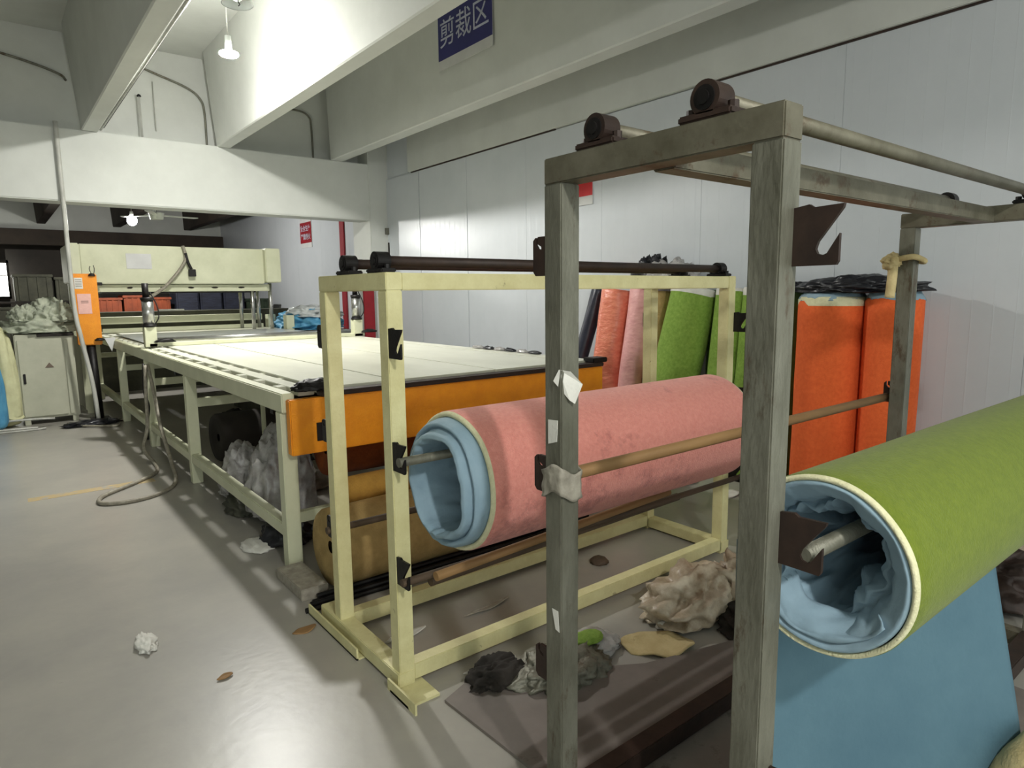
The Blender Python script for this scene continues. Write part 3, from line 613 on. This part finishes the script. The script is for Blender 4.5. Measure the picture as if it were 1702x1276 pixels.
# ------------------------------------------------------------ the two hung foam rolls
def foamroll(name, label, x0, x1, yc, zc, r, foam, rod_y, rod_z, seed, protr, name_key='pink', th=.022):
    LINERS = {'pink': [(r - th, x0 + .03, 0, 0), (r - th, x0 - .01, 0, .0, 3), (r - th - .004, x0 - .04, 0, .03, 3), (r - th - .014, x0 - .055, 0, .04, 3), (r - th - .024, x0 - .05, 0, .03, 2), (r - th - .03, x0 - .03, 0, .02, 2), (r - th - .034, x0 - .045, 0, .04, 2), (r - th - .044, x0 - .075, 0, .06, 3), (r - th - .058, x0 - .08, 0, .07, 3), (r - th - .066, x0 - .06, 0, .08, 3), (r - th - .068, x0 + .02, 0, .10, 5), (r - th - .075, x0 + .3, 0, .16, 10), (r - th - .08, x0 + .9, 0, .18, 12), (r * .3, x0 + 1.1, 0, .1, 4)],
        'green': [(r - th, x0 + .02, 0, 0), (r - th, x0 + .0, 0, .0, 2), (r - th - .006, x0 - .006, 0, .02, 2), (r - th - .02, x0 + .006, 0, .04, 3), (r - th - .036, x0 + .02, .01, .07, 3), (r - th - .046, x0 + .05, .02, .12, 4), (r - th - .05, x0 + .075, .02, .18, 4), (r - th - .062, x0 + .06, .03, .24, 3), (r - th - .072, x0 + .075, .04, .28, 4), (r - th - .078, x0 + .16, .04, .34, 6), (r - th - .085, x0 + .4, .04, .36, 10), (r * .42, x0 + .8, 0, .3, 8), (r * .2, x0 + 1.1, 0, .1, 4)]}
    t = thing(name, label, 'foam roll', (x0, yc, zc - r))
    n = 96; K = 30
    def ring_pt(a, rr, x, s=0):
        k = 1 + .012 * nz((math.cos(a) * 1.2, math.sin(a) * 1.2, x * 1.1), seed)
        return (x, yc + rr * k * math.cos(a), zc + rr * k * 1.01 * math.sin(a))
    def shell(prof):
        bm = bmesh.new(); prev = None
        for rr, x in prof:
            ring = [bm.verts.new(ring_pt(2 * PI * i / n, rr, x + .004 * nz((math.cos(2 * PI * i / n) * 2, math.sin(2 * PI * i / n) * 2, 0), seed + 2))) for i in range(n)]
            if prev:
                for i in range(n): bm.faces.new((prev[i], prev[(i + 1) % n], ring[(i + 1) % n], ring[i]))
            prev = ring
        return bm
    prof = [(r - .004, x0 + .004), (r, x0 + .012)] + [(r, x0 + .012 + (x1 - x0 - .024) * k / K) for k in range(1, K)] + [(r, x1 - .012), (r - .004, x1 - .004)]
    obj('foam_sheet', shell(prof), foam, t, smooth=True)
    for xe, s in ((x0, 1), (x1, -1)):
        o = obj('foam_edge', shell([(r - th, xe + s * .02), (r - th * .95, xe), (r - th * .5, xe - s * .005), (r - .003, xe), (r - .001, xe + s * .012)]), M['foam_edge'], t, smooth=True)
    # blue backing: a thick folded lip, creases and a crumpled inner cavity
    def loft(name, prof, m_, wob, sd, xw=.012):
        bm = bmesh.new(); prev = None; nn = 160
        P = [prof[0]]
        for p_, q_ in zip(prof, prof[1:]):
            st = q_[4] if len(q_) > 4 else 3
            for k in range(1, st + 1):
                f_ = k / st; P.append(tuple(p_[j] + (q_[j] - p_[j]) * f_ for j in range(4)))
        for (rr, x, dy, w_) in P:
            ring = []
            for i in range(nn):
                a = 2 * PI * i / nn; c_, s_ = math.cos(a), math.sin(a)
                big = nz((c_ * 1.5, s_ * 1.5, x * 1.6), seed + sd)
                cr = 1 - 2 * abs(nz((c_ * 2.6 + x * 2.5, s_ * 2.6, x * 7), seed + sd + 3))
                fine = 1 - 2 * abs(nz((c_ * 7 + x * 9, s_ * 7, x * 16), seed + sd + 5))
                k = rr + r * w_ * (big * .9 + (cr - .5) * .45 + (fine - .5) * .14)
                k = min(k, r - th - .001)
                xx = x + xw * w_ * 8 * nz((c_ * 1.8, s_ * 1.8, rr * 6), seed + sd + 7)
                ring.append(bm.verts.new((xx, yc + dy * r + k * c_, zc + k * s_ * (1.01))))
            if prev:
                for i in range(nn): bm.faces.new((prev[i], prev[(i + 1) % nn], ring[(i + 1) % nn], ring[i]))
            prev = ring
        o = obj(name, bm, m_, t, smooth=True); return o
    loft('backing_fabric', LINERS[name_key], M['blue'], 0, 3)
    rod('core_rod', M['grey_steel'], t, (x0 - (.19 if name_key == 'pink' else .105), rod_y, rod_z), (x1 + .22, rod_y, rod_z), .017, 18)
    return t
foamroll('foam_roll', 'big pink foam roll with blue backing hung on the cream rack', 1.285, 2.88, 1.99, .815, .258, M['pink'], 2.045, .905, 5, .075)
g = foamroll('foam_roll', 'large green foam roll with blue lining in the right foreground', 1.285, 3.1, .62, .94, .188, M['green'], .60, .995, 9, .03, 'green', .013)
def hang(u, v):
    x = 1.285 + (.80 + .03 * v) * u
    yl, yr = .808, .50                      # hangs off the back at the left, swings under the roll at the right
    yt = yl + (yr + .03 - yl) * u; a = math.acos(max(-1, min(1, (yt - .62) / .193)))
    zt = .94 - .193 * math.sin(a) if u > .02 else .94
    yb = yl + (yr - .09 - yl) * u
    f = v
    yy = yt + (yb - yt) * f; zz = zt + (.03 - zt) * f
    yy += .02 * v * math.sin(x * 8 + v * 1.5) + .025 * v * nz((x * 2.2, 0, v * .8), 8)
    return (x, yy, zz)
o = sheet('hanging_fabric', M['blue_d'], g, hang, 60, 40, .004)
# loose drooping fold of lining inside the lower lip of the green roll
def fold(u, v):
    a = -2.6 + 2.4 * u; rr = .158 - .045 * v + .010 * nz((u * 5, v * 3, 0), 14)
    return (1.284 + .03 * v * (1 + math.sin(u * 9)) * .6 + .012 * nz((u * 4, v * 4, 1), 4) + .05 * v * v, .62 + rr * math.cos(a), .94 + rr * math.sin(a))
sheet('backing_fabric', M['blue'], g, fold, 50, 14, .003)

# ------------------------------------------------------------ rolls standing along the wall
G = 'foam rolls standing along the steel wall'
def stand(m, b, tp, r, label, edge=None, seed=0, wob=.03, hole=.45):
    return plainroll('standing_roll', m, b, tp, r, label, 'roll', seed, edge, G, wob, hole)
stand(M['navy'], (4.52, 4.95, .02), (4.87, 4.72, 1.53), .075, 'slim dark navy roll leaning leftmost in the row by the wall', seed=1, wob=.08)
stand(M['coral'], (4.62, 4.5, .02), (4.78, 4.38, 1.52), .155, 'coral roll in wrinkled clear wrap beside the navy roll', seed=2, wob=.14)
stand(M['pale_pink'], (4.62, 4.15, .02), (4.78, 4.06, 1.52), .13, 'pale pink wrapped roll right of the coral roll', seed=3, wob=.12)
stand(M['tan'], (4.72, 3.88, .02), (4.80, 3.86, 1.50), .12, 'brownish tan roll behind the cream post', seed=4, wob=.06)
stand(M['green2'], (4.42, 3.62, .02), (4.74, 3.46, 1.51), .205, 'fat lime green roll leaning left with a white top band', edge=M['white_paper'], seed=5, wob=.05)
stand(M['dark_green'], (4.82, 3.3, .02), (4.84, 3.22, 1.5), .12, 'dark green roll in shade behind the lime rolls', seed=6, wob=.08)
stand(M['green2'], (4.62, 3.16, .02), (4.74, 3.1, 1.51), .13, 'narrow lime green roll right of the fat lime roll', edge=M['white_paper'], seed=7)
stand(M['green2'], (4.66, 2.93, .02), (4.76, 2.88, 1.51), .12, 'rightmost narrow lime green roll near the cream corner post', edge=M['white_paper'], seed=8)
stand(M['dark_green'], (4.74, 2.64, .02), (4.8, 2.62, 1.5), .14, 'olive green roll seen between cream corner and grey post', seed=9)
for x, yy, sd, lb in ((4.7, 2.28, 10, 'wide bright orange roll directly right of the tall grey post'), (4.74, 1.885, 11, 'orange roll in front of the far grey post')):
    o = stand(M['orange'], (x, yy, .02), (x + .02, yy, 1.44), .225 if sd == 10 else .175, lb, edge=M['foam_edge'] if sd == 10 else None, seed=sd, wob=.02)
    crumple('blue_lining', M['blue'], o, (x + .02, yy, 1.41), (.215 if sd == 10 else .165, .215 if sd == 10 else .165, .10), sd, sub=4, amp=.14, f=3)
def cover(name, c, s, sd, label, m='black_soft', amp=.7):
    tag(crumple(name, M[m], None, c, s, sd, sub=5, amp=amp, f=3, flat=True), label, 'plastic sheet')
cover('black_plastic_sheet', (4.72, 2.12, 1.47), (.2, .37, .10), 71, 'black plastic sheet draped over the tops of the orange rolls', amp=.45)
cover('black_plastic_sheet', (4.78, 2.7, 1.5), (.13, .2, .05), 72, 'black plastic bunched on top of the olive green roll')
cover('crumpled_plastic', (4.8, 3.78, 1.52), (.16, .26, .19), 73, 'crumpled grey plastic on the roll tops behind the black bars', 'grey_plastic')
cover('crumpled_plastic', (4.8, 4.0, 1.53), (.1, .16, .22), 74, 'black crumpled plastic knot on the tan roll top')
# clutter on the wall side behind the table
cover('wrapped_pile', (4.1, 10.6, .95), (.45, .7, .26), 75, 'bright blue wrapped pile beyond the press right side', 'bluesheet', .5)
cover('wrapped_pile', (4.15, 10.5, 1.14), (.36, .55, .16), 76, 'white plastic bag lying on the blue wrapped pile', 'film', .5)
tag(box('pallet_stack', M['crate_k'], None, (3.8, 4.6, 9.95, 11.3, 0, .95)), 'low grey stand carrying the blue wrapped pile', 'stand')
for i in range(6):
    tag(crumple('plastic_scrap', M['grey_plastic'] if i % 2 else M['black_soft'], None, (3.52 - .0 * i, 4.15 + i * .16, 1.0), (.03, .07, .022), 80 + i, sub=3, amp=.6), 'small crumpled scrap along the wall side table edge', 'scrap', 'scraps along the table edge')

# ------------------------------------------------------------ floor litter round the racks
tag(crumple('crumpled_wrapping', M['tan_plastic'], None, (2.50, 1.80, 0), (.27, .16, .16), 91, sub=5, amp=.5, f=2.0), 'crumpled pale brown plastic wrapping on the floor beside the cream rail', 'wrapping')
tag(crumple('crumpled_wrapping', M['tan_plastic'], None, (2.78, 1.7, 0), (.17, .15, .17), 92, sub=5, amp=.7, f=2.4), 'pale plastic wrapping right behind the tall grey post', 'wrapping')
scrap('foam_scrap', M['beige_foam'], (2.1, 1.68, 0), [(-.13, .03), (-.1, .12), (.02, .1), (.15, .0), (.12, -.1), (-.02, -.1)], 3, .02, 'flat beige foam offcut on the floor between the racks')
t = tag(crumple('rubber_scrap', M['grey_plastic'], None, (1.86, 1.86, 0), (.15, .1, .05), 94, sub=5, amp=.3, f=2), 'grey hollow scrap with green foam inside on the floor', 'scrap')
crumple('green_foam', M['green'], t, (0, .0, .045), (.09, .05, .03), 95, sub=4, amp=.2, base=(0, 0, 0)) if False else None
tag(crumple('green_foam_scrap', M['green2'], None, (1.84, 1.84, .062), (.075, .05, .02), 95, sub=4, amp=.2), 'small piece of green foam lying in the grey scrap', 'scrap')
tag(crumple('dark_rag', M['grey_steel'], None, (1.66, 1.8, 0), (.2, .13, .07), 96, sub=5, amp=.5, f=2.2), 'dark grey rag on the floor behind the left grey post', 'rag')
tag(crumple('dark_rag', M['dark_wall'], None, (1.43, 1.93, 0), (.12, .08, .06), 97, sub=5, amp=.5, f=2.2), 'blackish rag beside the near cream rail', 'rag')
tag(crumple('paper_ball', M['white_paper'], None, (2.25, 1.78, 0), (.03, .02, .02), 98, sub=3, amp=.5), 'tiny white paper ball beside the beige foam offcut', 'paper')
tag(crumple('dark_cloth', M['dark_wall'], None, (2.62, 1.5, 0), (.2, .17, .08), 99, sub=5, amp=.4, f=2), 'dark purple grey cloth lying before the pale wrapping', 'cloth')
scrap('paper_strip', M['white_paper'], (1.46, 2.0, 0), [(-.12, .03), (-.02, .03), (.12, -.0), (.02, -.025)], 6, .012, 'curved white paper strip on the floor beside the cream rail', 'paper')
scrap('paper_strip', M['white_paper'], (1.3, 2.42, 0), [(-.09, .02), (.0, .05), (.12, .03), (.02, .0)], 7, .012, 'pale plastic strip on the floor inside the cream rack', 'paper')
scrap('paper_strip', M['tape'], (1.75, 2.42, 0), [(-.14, .0), (.0, .015), (.14, .02), (.0, -.012)], 8, .008, 'dusty thin strip inside the cream rack, farther right', 'paper')
tag(crumple('paper_scrap', M['white_paper'], None, (.40, 3.1, 0), (.035, .075, .03), 9, sub=4, amp=.7), 'crumpled white paper scrap alone on the open floor', 'paper')
scrap('leaf_scrap', M['wood'], (.6, 2.62, 0), [(-.03, -.005), (0, .012), (.03, .005), (.0, -.012)], 10, .012, 'small brown leaf like scrap on the open floor', 'scrap')
scrap('leaf_scrap', M['wood'], (.99, 2.78, 0), [(-.06, .0), (-.02, .025), (.05, .01), (.0, -.03)], 12, .016, 'tan paper scrap on the floor by the cream foot rail', 'scrap')
tag(obj('floor_board', prism(bmesh.new(), [(1.19, 1.93), (1.36, 1.99), (1.95, 1.62), (2.9, 1.35), (2.9, .4), (1.22, .4), (1.22, 1.3)], 2, .0, .012), M['board'], None, (1.5, 1.3, 0)), 'flat grey sheet board lying on the floor under the grey rack', 'board')
tag(crumple('timber_offcut', M['wood_d'], None, (2.55, 2.46, 0), (.05, .05, .03), 101, sub=3), 'dark lump on the floor inside the cream rack corner', 'scrap')
for i in range(7):
    x = 3.5 + .9 * random.random(); y_ = 2.3 + 1.4 * random.random()
    scrap('floor_paper', M['white_paper'] if i % 2 else M['tape'], (x, y_, 0), [(-.13, -.03), (-.02, .06), (.12, .04), (.06, -.05)], 110 + i, .015, 'pale sheet of litter on the floor before the standing rolls', 'litter', 'litter before the standing rolls')
# right edge: dusty pile and pale bag
tag(crumple('dusty_pile', M['tan_plastic'], None, (4.05, 1.25, 0), (.38, .45, .45), 120, sub=5, amp=.5, f=2.4), 'dusty pile of plastic wrapping by the wall behind the green roll', 'pile')
tag(crumple('dusty_pile', M['rust'], None, (3.72, 1.05, 0), (.22, .3, .22), 121, sub=5, amp=.5, f=2.4), 'dark brown heap before the dusty pile at the right edge', 'pile')
tag(crumple('pale_sack', M['beige_foam'], None, (2.06, .36, 0), (.21, .16, .30), 122, sub=5, amp=.12, f=1.4), 'pale beige sack in the lower right corner', 'sack')
# painted line remnant
struct(box('trim_3', M['stain'], None, (.1, .95, 5.95, 6.06, .0, .0015), bevel=0))

# ------------------------------------------------------------ dark hall beyond the press
def crate(x0, x1, y0, y1, z0, z1, m, label, group, cat='crate'):
    t = thing('storage_crate', label, cat, ((x0 + x1) / 2, (y0 + y1) / 2, z0), group)
    box('body', m, t, (x0, x1, y0, y1, z0, z1 - .05), bevel=.01); box('rim', m, t, (x0 - .02, x1 + .02, y0 - .02, y1 + .02, z1 - .05, z1), bevel=.008)
    for k in range(4):
        x = x0 + (x1 - x0) * (k + .5) / 4; box('rib', m, t, (x - .015, x + .015, y0 - .015, y0, z0 + .02, z1 - .05), bevel=.002)
tag(box('storage_shelf', M['dark_wall'], None, (1.2, 4.6, 14.4, 15.2, 0, 1.15)), 'low dark storage counter in the hall behind the press', 'shelf')
for i in range(3): crate(1.62 + i * .42, 2.0 + i * .42, 14.45, 15.0, 1.17, 1.5 + .04 * (i % 2), M['crate_o'], ['orange crate leftmost on the dark counter behind the press', 'middle orange crate on the dark counter', 'orange crate right of the other two'][i], 'orange crates behind the press')
for i in range(3):
    tag(box('fabric_bale', M['crate_b'], None, (2.95 + i * .45, 3.37 + i * .45, 14.45, 15.1, 1.15, 1.72 - .05 * i), bevel=.03), ['dark blue bale leftmost behind the press', 'dark blue bale in the middle behind the press', 'rightmost dark blue bale behind the press'][i], 'bale', 'dark bales behind the press')
for i in range(2): crate(4.3 + i * .02, 4.7, 14.2 - i * .6, 14.6 - i * .6, 0 if i else 1.15, 1.1 if i else 1.45, M['crate_g'], ['dark green crate at the end of the counter', 'dark green bin on the floor by the wall'][i], 'dark green crates')
for i, (x0, x1, z0, z1) in enumerate(((.42, 1.0, 1.45, 1.95), (1.05, 1.6, 1.45, 1.9), (.42, 1.2, .7, 1.35), (1.25, 1.7, .7, 1.3), (-.2, .38, .7, 1.35))):
    crate(x0, x1, 15.3, 15.9, z0, z1, M['crate_k'], ['grey crate on the upper tier left of the drop pipe', 'grey crate on the upper tier by the press end', 'wide grey crate on the lower tier behind the cloth heap', 'grey crate on the lower tier behind the control box', 'grey crate on the lower tier at the left edge'][i], 'grey crates on the back rack')
t = thing('back_rack', 'dark storage rack in the hall left of the press', 'rack', (.8, 15.6, 0))
for z in (.66, 1.41): box('shelf_board', M['dark_wall'], t, (-.4, 1.75, 15.25, 16.0, z, z + .035))
for x in (-.4, 1.7):
    for yy in (15.25, 15.95): box('post', M['dark_wall'], t, (x, x + .05, yy, yy + .05, 0, 2.2))
struct(box('partition', M['dark_wall'], None, (.38, 5.0, 17.0, 17.1, 0, 2.5), bevel=0))
# ceiling fan in the far hall
t = thing('ceiling_fan', 'ceiling fan with three pale blades right of the far bulb', 'fan', (2.2, 11.7, 2.75))
rod('stem', M['pipe_w'], t, (2.2, 11.7, 2.8), (2.2, 11.7, CEIL), .012, 10)
bm = bmesh.new(); cyl(bm, (2.2, 11.7, 2.70), (2.2, 11.7, 2.80), .09, .11, 24); obj('motor', bm, M['shade'], t)
for k in range(3):
    a = math.radians(10 + 120 * k); d = Vector((math.cos(a), math.sin(a), 0)); n_ = Vector((-d.y, d.x, 0))
    bm = bmesh.new(); c0 = Vector((2.2, 11.7, 2.76)); z = Vector((0, 0, .012))
    P = [c0 + d * .1 + n_ * .03, c0 + d * .6 + n_ * .065, c0 + d * .62 - n_ * .05, c0 + d * .1 - n_ * .03]
    A = [bm.verts.new(p + z) for p in P]; Q = [bm.verts.new(p - z * .1) for p in P]
    bm.faces.new(A); bm.faces.new(Q[::-1])
    for i in range(4): bm.faces.new((A[i], Q[i], Q[(i + 1) % 4], A[(i + 1) % 4]))
    obj('blade', bm, M['shade'], t)
